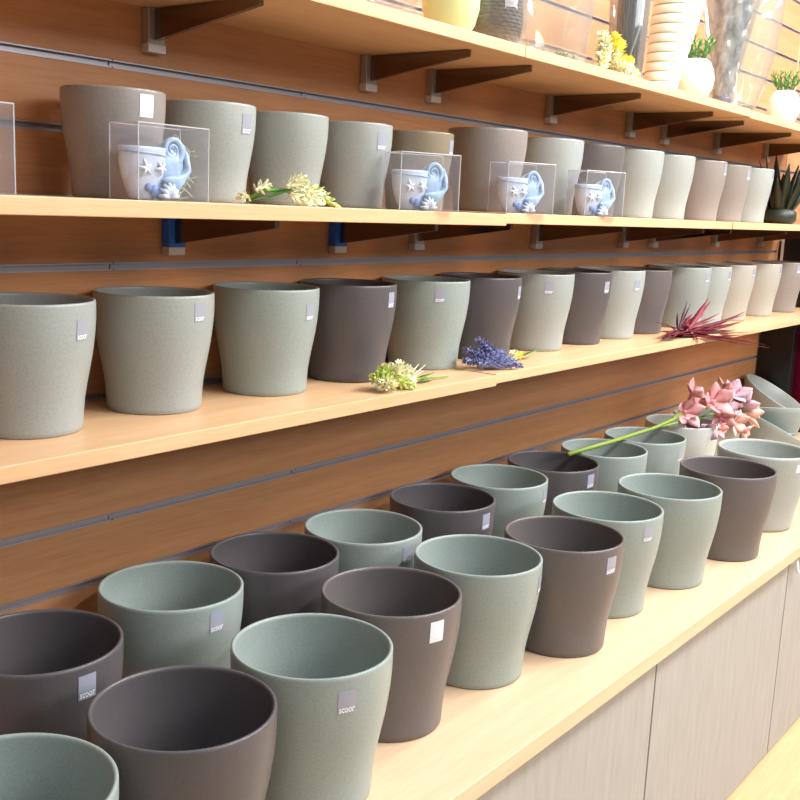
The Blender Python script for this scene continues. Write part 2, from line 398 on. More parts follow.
pf(2.9230, 1.1796, ZB, .1068, .206, 'white_glaze', 'pale grey pot below the pink orchid flowers, back row', G, az=-89, hz=.838, white=True, sw=.02, sh=.02)
pf(3.1500, 1.1900, ZB, .1040, .196, 'pale', 'pale sage pot mostly hidden behind the orchid flowers, last of the back row', G)
RP, HP = .0887, .1711
G = 'pots on the middle shelf'
pl = [
 (.7910, 1.2330, RP, 'sagegrey', 'greyish sage pot at the left edge of the middle shelf', -72, .80),
 (1.0160, 1.2480, RP, 'sagegrey', 'sage pot second from the left on the middle shelf', -82, .86),
 (1.2515, 1.2480, RP, 'sage', 'sage pot just left of the first dark pot on the middle shelf', -80, .79),
 (1.4630, 1.2480, RP, 'dark', 'first dark taupe pot of the middle shelf, behind the cream flower bunch', -78, .85),
 (1.7025, 1.2480, RP, 'sage', 'sage pot between the cream flower bunch and the lavender bunch, middle shelf', -125, .85),
 (1.9005, 1.2480, RP, 'dark', 'dark taupe pot behind the lavender bunch on the middle shelf', -74, .82),
 (2.1335, 1.2480, .0895, 'sagegrey', 'sage pot just right of the lavender bunch, middle shelf', -129, .83),
 (2.3280, 1.2480, .0895, 'dark', 'taupe pot two to the right of the lavender bunch, middle shelf', -92, .80),
 (2.5160, 1.2480, .0895, 'pale', 'pale sage pot between two taupe pots, left of the crimson sprig, middle shelf', -102, .79),
 (2.6970, 1.2510, .0880, 'brown', 'taupe pot with no sticker just left of the crimson sprig, middle shelf', None, .8),
 (2.9560, 1.2440, .0900, 'sagegrey', 'large sage pot right behind the crimson sprig, middle shelf', -95, .84),
 (3.1360, 1.2490, .0895, 'pale', 'pale pot half hidden by the sage pot behind the crimson sprig', -88, .835),
 (3.3450, 1.2480, .0900, 'beige', 'beige pot beyond the crimson sprig, third from the right on the middle shelf', -90, .87),
 (3.6000, 1.2480, .0900, 'beige', 'beige pot second from the right on the middle shelf', -87, .87),
 (3.8530, 1.2480, .0900, 'taupe', 'light taupe pot beside the black box, last on the middle shelf', -111, .87)]
for x, y, R, mt, lb, az, hz in pl:
    zz = ZP + (0 if x < 1.717 else .0015 if x < 2.897 else 0)
    pot(x, y, zz, R, R*1.985, mt, lb, G, az, hz, sw=.022, sh=.028)
G = 'pots on the upper shelf'
ul = [
 (.9300, 1.2300, .0705, 'taupe', 'brownish taupe pot with bright sticker behind the boxed snail-shell planter at the left', -89, .85),
 (1.1045, 1.2300, .0700, 'pale', 'pale sage pot right of the brownish pot, left of the cream flower spray', -79, .80),
 (1.2696, 1.2300, .0697, 'sagegrey', 'sage pot behind the cream flower spray on the upper shelf', None, .8),
 (1.4388, 1.2300, .0697, 'sagegrey', 'sage pot between the flower spray and the second boxed planter, upper shelf', -92, .79),
 (1.6268, 1.2300, .0697, 'olive', 'shiny olive pot behind the second boxed planter, upper shelf', -72, .81),  # the sticker here stands in for a highlight on the glaze
 (1.8686, 1.2300, .0822, 'taupe', 'large warm grey pot right of the shiny olive pot, upper shelf', None, .8),
 (2.1145, 1.2300, .0815, 'pale', 'pale sage pot between the two boxed planters furthest right, upper shelf', None, .8),
 (2.3201, 1.2300, .0820, 'brown', 'brown taupe pot behind the boxed planter furthest right, upper shelf', None, .8),
 (2.5420, 1.2300, .0835, 'pale', 'pale sage pot just right of the furthest boxed planter, upper shelf', None, .8),
 (2.7453, 1.2300, .0835, 'pale', 'pale sage pot just left of the two adjoining taupe pots, upper shelf', None, .8),
 (2.9800, 1.2300, .0835, 'taupe', 'left one of the two adjoining taupe pots, upper shelf', -85, .85),
 (3.1827, 1.2300, .0828, 'taupe', 'right one of the two adjoining taupe pots, upper shelf', -93, .84),
 (3.3840, 1.2300, .0835, 'pale', 'pale sage pot beside the dark succulent, last on the upper shelf', -83, .87)]
for x, y, R, mt, lb, az, hz in ul:
    z = Z_U[0 if x < 1.717 else 1 if x < 2.897 else 2]
    pot(x, y, z, R, R*1.93+(.0017-z)*.9, mt, lb, G, az, hz, sw=.023, sh=.030, white=(x < .95))

# ------------------------------------------------------------------ bowls at the right end of the counter
BOWL = [(.50, 0), (.54, .02), (.60, .10), (.70, .28), (.82, .55), (.93, .82), (1.0, .985)]
def bowl(loc, R, H, axis, mt, label):
    bm = bmesh.new(); add_lathe(bm, pot_profile(R, H, .006, BOWL), 72)
    o = obj('bowl', bm, M[mt], smooth=True)
    o.rotation_euler = Vector((0, 0, 1)).rotation_difference(Vector(axis).normalized()).to_euler()
    o.location = loc; tag(o, label, 'bowl', 'sage bowls at the right end of the counter'); return o
def bowl_at(rim, R, H, axis, mt, label):
    ax = Vector(axis).normalized(); p = Vector(rim) - ax*H
    return bowl((p.x, p.y, h(p.z)), R, H, axis, mt, label)
bowl_at((3.86, 1.205, -.625), .130, .155, (.095, -.486, .87), 'sagegrey', 'sage bowl tipped against the wall behind the pink orchid flowers')
bowl_at((3.532, 1.100, -.617), .104, .100, (.13, .12, .98), 'sage', 'sage bowl nested in another, its rim nearly level, right of the orchid flowers')
bowl_at((3.490, 1.075, -.683), .122, .100, (.34, -.34, .87), 'sage', 'tilted lower sage bowl with a slanting rim, holding the nested bowl')

# ------------------------------------------------------------------ clear boxes with shell planters
def spiral_shell(bm, c, r0, turns, start, q, mi=0):
    """flat nautilus coil in the x-z plane, each whorl touching the next"""
    n = int(turns*22); pts = []; rads = []; c = Vector(c)
    for i in range(n+1):
        a = i/n*turns*2*PI; r = r0*q**(a/(2*PI)); rt = r*(1-q)*.52
        th = start + a
        pts.append(c + Vector((r*math.cos(th), -.004*(1-r/r0), r*math.sin(th)))); rads.append(max(.0006, rt))
    add_tube(bm, pts, rads, 10, mi)
def planter_parts(root):
    # cup
    bm = bmesh.new()
    prof = [(0, .0), (.016, 0), (.020, .003), (.026, .014), (.032, .030), (.0352, .046), (.0358, .060), (.0368, .0635), (.0368, .0665), (.035, .0672), (.0325, .064), (.031, .05), (.025, .02), (0, .016)]
    add_lathe(bm, prof, 40, sx=.94, sy=.66, center=(-.018, 0, 0))
    cup = obj('cup', bm, M['shell'], root, smooth=True)
    bm = bmesh.new(); pts = [(-.018+.0365*.94*math.cos(a), .0365*.66*math.sin(a), .0585-.002*math.cos(a)) for a in [2*PI*i/40 for i in range(41)]]
    add_tube(bm, pts, .0014, 6); obj('groove_band', bm, M['shellblue'], cup, smooth=True)
    # curled shell with ribs
    bm = bmesh.new(); spiral_shell(bm, (.020, -.012, .0655), .0190, 2.6, -1.2, .46)
    add_blob(bm, (.020, -.002, .041), .027, 16, scale=(1.0, .62, 1.35))
    for k in range(8):
        a = .60 - k*.27
        p0 = Vector((.022+.0255*math.cos(a), -.006, .058+.027*math.sin(a))); p1 = Vector((.020-.0028*k, -.0200, .010+.0024*k))
        mid = (p0+p1)/2 + Vector((.012-.0013*k, -.006, -.001))
        add_tube(bm, [p0, p0*.55+mid*.45+Vector((.002, 0, 0)), mid, mid*.45+p1*.55, p1], [.0028, .0042, .0042, .0036, .0020], 7)
    obj('curled_shell', bm, M['shellblue'], root, smooth=True)
    # starfish
    for (cx, cz, s, rot) in ((-.030, .040, .0120, .2), (-.006, .041, .0105, .55)):
        bm = bmesh.new(); yy = -.0225 if cx < -.01 else -.0235
        for k in range(5):
            a = rot + PI/2 + k*2*PI/5
            add_tube(bm, [(cx, yy-.001, cz), (cx+s*.5*math.cos(a), yy-.001, cz+s*.5*math.sin(a)), (cx+s*math.cos(a), yy+.002, cz+s*math.sin(a))], [.0026, .0019, .0008], 7)
        obj('starfish', bm, M['shellwhite'], root, smooth=True)
    # little shells at the foot
    bm = bmesh.new()
    for cx, cz, r in ((-.012, .012, .008), (-.002, .008, .009), (.016, .016, .008), (.022, .026, .006), (-.022, .016, .006)):
        add_blob(bm, (cx, -.0175, cz), r, 8, scale=(1, .6, 1))
    obj('foot_shells', bm, M['navy'], root, smooth=True)
    bm = bmesh.new()
    for k in range(7):
        a = PI*(k/6)
        add_tube(bm, [(.008, -.023, .004), (.008+.010*math.cos(a), -.026, .006+.011*math.sin(a)), (.008+.0165*math.cos(a), -.022, .006+.017*math.sin(a))], [.0018, .0034, .0016], 7)
    obj('scallop', bm, M['shell'], root, smooth=True)
def gift_box_parts(root, w, d, t):
    wl = .0006
    bm = bmesh.new(); a, b = -w/2, w/2
    add_box(bm, (a, 0, 0), (b, d, wl)); add_box(bm, (a, 0, t-wl), (b, d, t))
    add_box(bm, (a, 0, wl), (b, wl, t-wl)); add_box(bm, (a, d-wl, wl), (b, d, t-wl))
    add_box(bm, (a, wl, wl), (a+wl, d-wl, t-wl)); add_box(bm, (b-wl, wl, wl), (b, d-wl, t-wl))
    obj('clear_walls', bm, M['box'], root)
    bm = bmesh.new(); e = .0009
    for x in (a, b):
        for y in (0, d): add_tube(bm, [(x, y, 0.001), (x, y, t)], e, 6)
    for z in (t,):
        for y in (0, d): add_tube(bm, [(a, y, z), (b, y, z)], e, 6)
        for x in (a, b): add_tube(bm, [(x, 0, z), (x, d, z)], e, 6)
    tag(obj('folded_edges', bm, M['boxedge'], root), 'whitish folded box edges')
def copy_tree(o, parent=None):
    c = o.copy(); col.objects.link(c)
    if parent: c.parent = parent
    for ch in list(o.children): copy_tree(ch, c)
    return c
W, D, T = .117, .058, .0965
zu = h(Z_U[0])
bx = thing('clear_gift_box', (.920, 1.090, zu), 'largest clear plastic box with a snail-shell planter inside, in front of the brownish pot', 'box', 'clear boxes with shell planters')
gift_box_parts(bx, W, D, T)
rnd = random.Random(4)
bm = bmesh.new()
for k in range(16):
    p = Vector((.030+rnd.uniform(-.004, .022), .010+rnd.uniform(0, .036), .004+rnd.uniform(0, .07))); pts = [p]
    for s in range(5):
        p = p + Vector((rnd.uniform(-.010, .010), rnd.uniform(-.006, .006), rnd.uniform(-.010, .012)))
        p.x = min(max(p.x, .014), .054); p.y = min(max(p.y, .034), .054); p.z = min(max(p.z, .004), .088); pts.append(p)
    add_tube(bm, pts, .0009, 5)
tag(obj('packing_shreds', bm, M['straw'], bx), 'pale green packing shreds', kind='stuff')
pl0 = thing('shell_planter', (.908, 1.118, zu+.0007), 'blue and white snail-shell planter in the largest clear box, furthest left', 'planter', 'shell planters in clear boxes')
planter_parts(pl0)
for (cx, cy, rz, lb1, lb2, zi) in (
    (1.470, 1.079, -.40, 'clear box with a shell planter in front of the shiny olive pot', 'shell planter in the clear box in front of the shiny olive pot', 0),
    (1.795, 1.074, -.34, 'clear box with a shell planter before the large warm grey pot', 'shell planter in the clear box at the foot of the large warm grey pot', 1),
    (2.105, 1.072, -.30, 'clear box with a shell planter in front of the brown taupe pot, furthest right', 'shell planter in the clear box furthest right', 1)):
    b2 = copy_tree(bx)
    for ch in list(b2.children):
        if ch.name.startswith('packing'): bpy.data.objects.remove(ch)
    b2.location = (cx, cy, h(Z_U[zi])); b2.rotation_euler = (0, 0, rz); b2['label'] = lb1
    p2 = copy_tree(pl0); off = Matrix.Rotation(rz, 3, 'Z') @ Vector((-.006, .0285, .0007))
    p2.location = Vector((cx, cy, h(Z_U[zi])))+off; p2.rotation_euler = (0, 0, rz); p2['label'] = lb2
lb = thing('clear_gift_box', (.630, 1.090, zu), 'clear plastic box cut by the left edge of the photo, upper shelf', 'box', 'clear boxes with shell planters')
gift_box_parts(lb, .117, .058, .1010)
p3 = copy_tree(pl0); p3.location = (.628, 1.118, zu+.0007); p3['label'] = 'shell planter in the clear box cut by the left edge of the photo'

# ------------------------------------------------------------------ loose flowers
rnd = random.Random(11)
def rv(s=1): return Vector((rnd.uniform(-s, s), rnd.uniform(-s, s), rnd.uniform(-s, s)))
def floret_head(name, c, axis, L, Rr, n, mt, parent, plen=.012, pw=.005, floor_z=None):
    n = int(n*1.5); pw *= 1.25
    """spike of little petals around an axis"""
    c = Vector(c); axis = Vector(axis).normalized(); o1 = axis.orthogonal().normalized(); o2 = axis.cross(o1)
    bm = bmesh.new()
    add_tube(bm, [c, c+axis*L*.5, c+axis*L], [Rr*.35, Rr*.45, Rr*.12], 7)
    for i in range(n):
        t = (i+.5)/n; a = i*2.399
        rad = o1*math.cos(a)+o2*math.sin(a); sc = math.sin(PI*min(1, .18+t*.8))
        p = c + axis*L*t + rad*Rr*.3
        d = rad*(1-.3*t) + axis*(.25+.9*t) + rv(.15)
        ln = plen*(.65+.55*sc)
        e = p + d.normalized()*ln
        if floor_z is not None and min(p.z, e.z) < floor_z+.002:
            d.z = abs(d.z)*.4+.1; p.z = max(p.z, floor_z+.002)
        add_blade(bm, p, d, axis, ln, pw, .0012, bend=rnd.uniform(-.5, .7), n=5)
    return obj(name, bm, M[mt] if isinstance(mt, str) else mt, parent)
def stem(pts, r, mt, parent, name='stem', nseg=8):
    bm = bmesh.new(); add_tube(bm, pts, r, nseg); return obj(name, bm, M[mt], parent, smooth=True)
def leaf(base, d, L, w, mt, parent, bend=.3, up=(0, 0, 1), name='leaf'):
    bm = bmesh.new(); add_blade(bm, base, d, up, L, w, .0010, bend=bend, n=9); return obj(name, bm, M[mt], parent, smooth=True)

# spray on the upper shelf
fs = thing('flower_spray', (1.15, 1.10, zu), 'cream flower spray with green stems lying on the upper shelf before two sage pots', 'artificial flower')
inv = lambda root, p: Vector(p) - root.location
def F(px, py, y): return inv(fs, at(px, py, y))
zf = .0
stem([F(247, 200, 1.125), F(262, 190, 1.118), F(285, 190, 1.112), F(305, 196, 1.105)], .0028, 'green', fs)
leaf(F(250, 201, 1.12), F(300, 190, 1.10)-F(250, 201, 1.12), .105, .012, 'green', fs, .15)
leaf(F(262, 200, 1.115), F(298, 189, 1.10)-F(262, 200, 1.115), .085, .010, 'green', fs, .1)
leaf(F(298, 188, 1.10), F(305, 178, 1.10)-F(292, 190, 1.10), .026, .010, 'lime', fs, .2)
for (px, py, ax, ln, n) in ((248, 196, (-20, 6), .016, 10), (256, 190, (14, -7), .026, 12)):
    floret_head('flower_head', F(px, py, 1.112), F(px+ax[0], py+ax[1], 1.112)-F(px, py, 1.112), ln, .007, n, 'cream', fs, .009, .004, floor_z=zf)
for (px, py, ex, ey, ln, mt, n) in ((287, 187, 297, 182, .030, 'cream', 22), (290, 193, 300, 206, .036, 'cream', 26), (300, 190, 318, 204, .046, 'cream', 30), (303, 188, 324, 198, .046, 'cream', 30),
                                (310, 187, 330, 207, .062, 'lime', 34), (300, 196, 307, 206, .026, 'cream', 20)):
    a = F(px, py, 1.10); b = F(ex, ey, 1.095)
    a.z = max(a.z, .010); b.z = max(b.z, .006)
    floret_head('flower_head', a, b-a, ln, .011, n, mt, fs, .011, .0045, floor_z=zf)

# cream and lime bunch on the middle shelf
zm = h(ZP)
fb = thing('flower_bunch', (1.43, 1.11, zm), 'cream and lime flower bunch lying on the middle shelf before the first dark pot', 'artificial flower')
def F(px, py, y): return inv(fb, at(px, py, y))
for (px, py, ex, ey, y, ln, mt, n) in ((392, 378, 376, 366, 1.115, .040, 'lime', 26), (388, 380, 364, 376, 1.115, .045, 'lime', 26), (392, 383, 370, 384, 1.105, .040, 'cream', 28), (393, 384, 382, 390, 1.095, .030, 'cream', 24),
                                     (398, 380, 406, 390, 1.095, .034, 'lime', 26), (396, 378, 398, 370, 1.11, .028, 'cream', 26), (400, 378, 412, 381, 1.105, .030, 'cream', 26), (400, 380, 408, 370, 1.11, .026, 'cream', 22),
                                     (390, 376, 386, 368, 1.12, .024, 'cream', 22)):
    a = F(px, py, y); b = F(ex, ey, y-.005); a.z = max(a.z, .011); b.z = max(b.z, .009)
    floret_head('flower_head', a, b-a, ln, .011, n, mt, fb, .013, .0055, floor_z=0)
def onfloor(v, z): v = Vector(v); v.z = z; return v
stem([onfloor(F(402, 380, 1.10), .012), onfloor(F(418, 378, 1.115), .009), onfloor(F(432, 377, 1.12), .005), onfloor(F(448, 378, 1.12), .003)], [.0025, .0025, .002, .0014], 'stemgreen', fb)
for k, (ex, ey) in enumerate(((418, 368), (424, 370), (422, 375))):
    a = onfloor(F(404, 378, 1.105), .014); b = F(ex, ey, 1.108); leaf(a, b-a, (b-a).length*1.1, .006, 'cream', fb, .2, name='petal')
a = onfloor(F(414, 378, 1.115), .008); leaf(a, onfloor(F(440, 375, 1.125), .010)-a, .075, .012, 'green', fb, .1)
a = onfloor(F(420, 380, 1.11), .005); leaf(a, onfloor(F(441, 379, 1.115), .006)-a, .055, .009, 'green', fb, .05)

# lavender bunch
zm2 = h(ZP+.0015)
lv = thing('lavender_bunch', (1.86, 1.13, zm2), 'dusty blue lavender bunch lying on the middle shelf', 'artificial flower')
def F(px, py, y): return inv(lv, at(px, py, y))
for (px, py, ex, ey, y, ye, ln, n) in ((492, 360, 462, 361, 1.135, 1.150, .080, 44), (490, 356, 470, 351, 1.135, 1.150, .066, 40), (494, 354, 484, 345, 1.13, 1.14, .050, 34), (486, 360, 504, 352, 1.125, 1.13, .070, 40),
                                   (488, 362, 514, 368, 1.12, 1.09, .075, 44), (490, 358, 517, 362, 1.12, 1.105, .072, 42), (478, 364, 500, 367, 1.125, 1.105, .062, 36)):
    a = F(px, py, y); b = F(ex, ey, ye); a.z = max(a.z, .010); b.z = max(b.z, .009)
    floret_head('flower_spike', a, b-a, ln, .012, n, 'lav', lv, .010, .005, floor_z=0)
bm = bmesh.new()
add_tube(bm, [onfloor(F(488, 360, 1.125), .006), onfloor(F(500, 361, 1.14), .004), onfloor(F(511, 360, 1.15), .003)], .0018, 6)
obj('stem', bm, M['stemgreen'], lv)
# small yellow flower with a green leaf behind the lavender
yf = thing('small_flower', (1.97, 1.165, zm2), 'tiny cream yellow flower with a green leaf on the shelf right of the lavender bunch', 'artificial flower')
def F(px, py, y): return inv(yf, at(px, py, y))
a = onfloor(F(514, 358, 1.15), .006)
floret_head('flower_head', a, (-.3, -.2, .6), .016, .008, 16, 'cream', yf, .010, .005, floor_z=0)
a2 = onfloor(F(517, 356, 1.15), .005); leaf(a2, onfloor(F(536, 354, 1.15), .012)-a2, .085, .014, 'green', yf, .1)
floret_head('bud', onfloor(F(516, 358, 1.145), .008), (.6, -.1, .35), .018, .006, 12, 'yellow', yf, .008, .004, floor_z=0)

# crimson sprig hanging over the shelf edge
rs = thing('crimson_sprig', (2.74, 1.11, zm2), 'spiky crimson artificial sprig lying on the middle shelf, tips over the edge', 'artificial flower')
def F(px, py, y): return inv(rs, at(px, py, y))
rnd = random.Random(5)
c0 = onfloor(F(676, 331, 1.12), .012)
tips = [(664, 337, 1.09), (662, 333, 1.12), (668, 325, 1.14), (700, 316, 1.12), (706, 311, 1.12), (698, 322, 1.11), (712, 322, 1.10), (708, 326, 1.10), (736, 324, 1.12), (726, 327, 1.10), (720, 334, 1.09), (730, 337, 1.075), (740, 339, 1.06),
        (752, 344, 1.045), (744, 345, 1.045), (735, 341, 1.055), (712, 341, 1.065), (722, 340, 1.06), (716, 331, 1.08), (704, 329, 1.10), (690, 318, 1.13), (684, 324, 1.11), (674, 338, 1.085), (695, 334, 1.08), (728, 332, 1.08), (710, 336, 1.07), (700, 338, 1.07)]
for i, (px, py, y) in enumerate(tips + [(q[0]+rnd.uniform(-7, 4), q[1]+rnd.uniform(-3, 3), q[2]+rnd.uniform(-.01, .01)) for q in tips]):
    b = F(px, py, y); a = c0 + Vector((rnd.uniform(-.03, .06), rnd.uniform(-.03, .015), rnd.uniform(-.004, .008)))
    if y > 1.076: b.z = max(b.z, .004)
    leaf(a, b-a, (b-a).length*1.2, rnd.uniform(.011, .019), 'red', rs, rnd.uniform(-.05, .15), name='blade')
for (px, py, y) in ((676, 314, 1.12), (688, 306, 1.13), (691, 310, 1.13)):
    b = F(px, py, y); a = c0 + Vector((.01, 0, .003))
    leaf(a, b-a, (b-a).length, .007, 'darkred', rs, .3, name='blade')
bm = bmesh.new(); add_tube(bm, [c0+Vector((-.02, 0, -.002)), c0+Vector((.03, 0, -.003)), c0+Vector((.075, -.015, -.002))], [.008, .010, .005], 8)
obj('stem', bm, M['darkred'], rs, smooth=True)

# orchid lying across the rims of the back row
zr = ZB + HF
orc = thing('orchid_stem', (2.60, 1.15, h(zr)), 'pink orchid stem lying across the pots of the back row', 'artificial flower')
def F(px, py, y): return inv(orc, at(px, py, y))
zt = .0045
p0 = onfloor(F(568, 453, 1.178), .008); p1 = onfloor(F(612, 442, 1.165), .010); p2 = onfloor(F(655, 428, 1.155), .014); p3 = onfloor(F(688, 417, 1.15), .030); p4 = F(722, 405, 1.13); p4.z = max(p4.z, .03)
stem([p0, p1, p2, p3, p4], [.0062, .0058, .0052, .0046, .003], 'stemgreen', orc)
for (a, b) in (((668, 424, 1.153), (681, 412, 1.15)), ((672, 424, 1.15), (700, 428, 1.13)), ((660, 427, 1.155), (686, 431, 1.14)), ((690, 415, 1.14), (708, 398, 1.13)), ((698, 418, 1.14), (725, 412, 1.12))):
    q0 = F(*a); q1 = F(*b); q0.z = max(q0.z, .008); q1.z = max(q1.z, .006)
    stem([q0, (q0+q1)/2+Vector((0, 0, .003)), q1], [.0036, .003, .002], 'stemgreen', orc, name='flower_stalk')
def orchid_flower(c, face, s, mt, throat=True):
    bm = bmesh.new(); face = Vector(face).normalized(); o1 = face.orthogonal().normalized(); o2 = face.cross(o1)
    a0 = rnd.uniform(0, 6)
    for k in range(5):
        a = a0 + k*2*PI/5; d = o1*math.cos(a)+o2*math.sin(a)
        add_blade(bm, Vector(c)+d*s*.06, d*.85+face*.45, face, s*rnd.uniform(.9, 1.1), s*.72, .0018, bend=rnd.uniform(.1, .8), tip=.12, wide=.5, n=8)
    add_tube(bm, [Vector(c)-face*s*.3, Vector(c), Vector(c)+face*s*.25], [s*.08, s*.16, s*.05], 8)
    fl = obj('orchid_flower', bm, M[mt], orc, smooth=True)
    if throat:
        bm = bmesh.new()
        for k in range(3):
            a = a0+.6+k*2.1; d = o1*math.cos(a)+o2*math.sin(a)
            add_blade(bm, Vector(c)+face*s*.15, face*.9+d*.5, d, s*.42, s*.26, .0015, bend=.5, n=6)
        tag(obj('throat', bm, M['coral'], fl, smooth=True), 'coral flower throat')
rnd = random.Random(8)
toward = -Vector((.78, .6, -.1))
for (px, py, y, s, mt, fx, th) in ((684, 412, 1.15, .061, 'pink', (-.5, -.6, .2), False), (692, 396, 1.14, .058, 'pink', (.1, -.5, .8), False), (712, 402, 1.12, .069, 'pink', (-.5, -.7, .3), False), (732, 396, 1.11, .061, 'lilac', (-.3, -.5, .7), False),
                                   (742, 405, 1.09, .055, 'lilac', (.5, -.6, .4), False), (720, 418, 1.10, .058, 'pink', (-.6, -.6, 0), False), (745, 415, 1.08, .055, 'peach', (.6, -.6, .1), True), (741, 431, 1.07, .050, 'peach', (.2, -.8, -.3), True),
                                   (704, 430, 1.10, .048, 'lilac', (-.6, -.6, -.2), False), (733, 423, 1.09, .053, 'peach', (-.2, -.8, 0), False)):
    orchid_flower(F(px, py, y), fx, s*.92, mt, th)
for (px, py, y, s, mt, fx) in ((698, 408, 1.14, .040, 'pink', (-.2, -.3, .9)), (724, 390, 1.12, .042, 'pink', (.3, -.2, .9)), (752, 412, 1.07, .036, 'peach', (.9, -.4, .2)), (728, 410, 1.10, .044, 'lilac', (.1, -.8, .4)),
                               (716, 428, 1.09, .036, 'pink', (-.1, -.8, -.2)), (690, 424, 1.13, .030, 'lilac', (-.7, -.4, .1))):
    orchid_flower(F(px, py, y), fx, s, mt, False)

# ------------------------------------------------------------------ far end of the shelves
sc = thing('spiky_succulent', (3.68, 1.21, h(Z_U[2])), 'dark spiky succulent at the right edge of the upper shelf', 'plant')
rnd = random.Random(3)
bm = bmesh.new(); add_lathe(bm, [(0, 0), (.045, 0), (.058, .012), (.056, .04), (.03, .06), (0, .062)], 20); obj('base', bm, M['blackgreen'], sc, smooth=True)
for i in range(20):
    a = i*2.399; t = .1+.9*(i/20)
    d = Vector((math.cos(a)*(.62*(1-t)+.10), math.sin(a)*(.5*(1-t)+.10), 1.0))
    leaf((math.cos(a)*.025, math.sin(a)*.025, .015), d, .13+.10*t, .034, 'blackgreen', sc, .1, up=(math.cos(a), math.sin(a), 0))
bk = thing('black_box', (4.24, 1.24, h(ZP)), 'tall black box standing on the far end of the middle shelf', 'box')
obj('body', box((-.135, -.09, 0), (.14, .085, .262), .002), M['black'], bk)
tag(obj('edge_strip', box((-.137, .077, .0), (-.1355, .087, .262)), M['plastic'], bk), 'white edge strip')
mp = thing('tall_planter', (4.205, 1.150, h(ZB)), 'tall maroon planter at the far right end of the counter', 'planter')
bm = bmesh.new(); add_lathe(bm, [(0, .004), (.11, 0), (.115, .006), (.145, .20), (.162, .40), (.165, .43), (.162, .436), (.156, .43), (.136, .2), (.10, .03), (0, .025)], 48); obj('body', bm, M['maroon'], mp, smooth=True)
bp = thing('tall_planter', (4.018, 1.268, h(ZB)), 'tall narrow black block between the tipped bowl and the maroon planter', 'planter')
bm = bmesh.new(); add_box(bm, (-.025, -.062, 0), (.025, .065, .43), .003); add_box(bm, (-.028, -.065, .40), (.028, .069, .436), .003); obj('body', bm, M['black'], bp)  # plain black block left of the maroon planter

# ------------------------------------------------------------------ top shelf
Z1 = .2966
def lathe_obj(name, prof, mt, parent, n=48, c=(0, 0, 0)):
    bm = bmesh.new(); add_lathe(bm, prof, n, center=c); return obj(name, bm, M[mt], parent, smooth=True)
def vase_prof(pts, wall):
    out = [(0, 0)] + pts
    return out + [(pts[-1][0]-wall*.5, pts[-1][1]+wall*.4)] + [(max(.002, r-wall), z) for r, z in pts[::-1] if z > .012] + [(0, .012)]
def top(x, y, dz=0): return (x, y, h(Z1)+dz)
# cut-glass bowl
t = thing('glass_bowl', top(1.40, 1.135), 'clear cut-glass bowl on the top shelf left of the pale green vase', 'bowl')
lathe_obj('body', vase_prof([(.035, 0), (.042, .004), (.058, .03), (.066, .07), (.068, .10)], .005), 'glass', t, 12)
lathe_obj('foot_ring', [(.036, 0.0002), (.046, .0005), (.046, .006), (.040, .008)], 'gglass', t, 12)
t = thing('pale_green_vase', top(1.575, 1.130), 'glossy pale green round vase on the top shelf', 'vase')
lathe_obj('body', vase_prof([(.028, 0), (.034, .003), (.044, .018), (.051, .045), (.052, .07), (.048, .10), (.038, .13), (.034, .15), (.04, .165)], .004), 'greenvase', t)
# wicker basket standing in a glass cylinder
t = thing('wicker_basket', top(1.722, 1.135, .0046), 'brown wicker basket inside the clear glass, right of the pale green vase', 'basket')
bm = bmesh.new()
for j in range(17):
    z = .006+j*.0066; r = .040+.010*math.sin(PI*min(1, j/20+.15))
    pts = [((r+.0022*math.cos(i*PI*.5+j*PI))*math.cos(2*PI*i/80), (r+.0022*math.cos(i*PI*.5+j*PI))*math.sin(2*PI*i/80), z) for i in range(81)]
    add_tube(bm, pts, .0034, 6)
for i in range(20):
    a = 2*PI*(i+.5)/20
    add_tube(bm, [((.040+.010*math.sin(PI*min(1, j/20+.15)))*math.cos(a), (.040+.010*math.sin(PI*min(1, j/20+.15)))*math.sin(a), .004+j*.0066) for j in range(0, 18, 3)], .0026, 5)
obj('weave', bm, M['wicker'], t, smooth=True)
lathe_obj('floor_disc', [(0, 0), (.038, 0), (.04, .006), (0, .007)], 'wicker', t, 32)
t = thing('glass_vase', top(1.722, 1.135), 'clear glass vase around the brown wicker basket', 'vase', 'glass vases on the top shelf')
lathe_obj('body', [(0, 0), (.050, 0), (.058, .004), (.062, .05), (.064, .15), (.063, .152), (.0625, .15), (.0605, .05), (.0565, .0045), (0, .0042)], 'glass', t)
# glass vase with pebbles
t = thing('glass_vase', top(1.985, 1.150), 'wide clear glass vase with green pebbles in its base, right of the wicker basket', 'vase', 'glass vases on the top shelf')
lathe_obj('body', [(0, 0), (.056, 0), (.063, .005), (.066, .05), (.074, .13), (.086, .20), (.085, .202), (.084, .20), (.0725, .13), (.0645, .05), (.0615, .006), (0, .0045)], 'glass', t)
bm = bmesh.new(); rnd = random.Random(2)
for k in range(60):
    a = rnd.uniform(0, 2*PI); r = .050*math.sqrt(rnd.random()); add_blob(bm, (r*math.cos(a), r*math.sin(a), .011+rnd.uniform(0, .014)), rnd.uniform(.005, .008), 6, scale=(1, 1, .8))
pb = tag(obj('pebble_bed', bm, M['pebble'], None, loc=top(1.985, 1.150)), 'green-grey pebbles in the base of the wide glass vase', 'pebbles', kind='stuff')
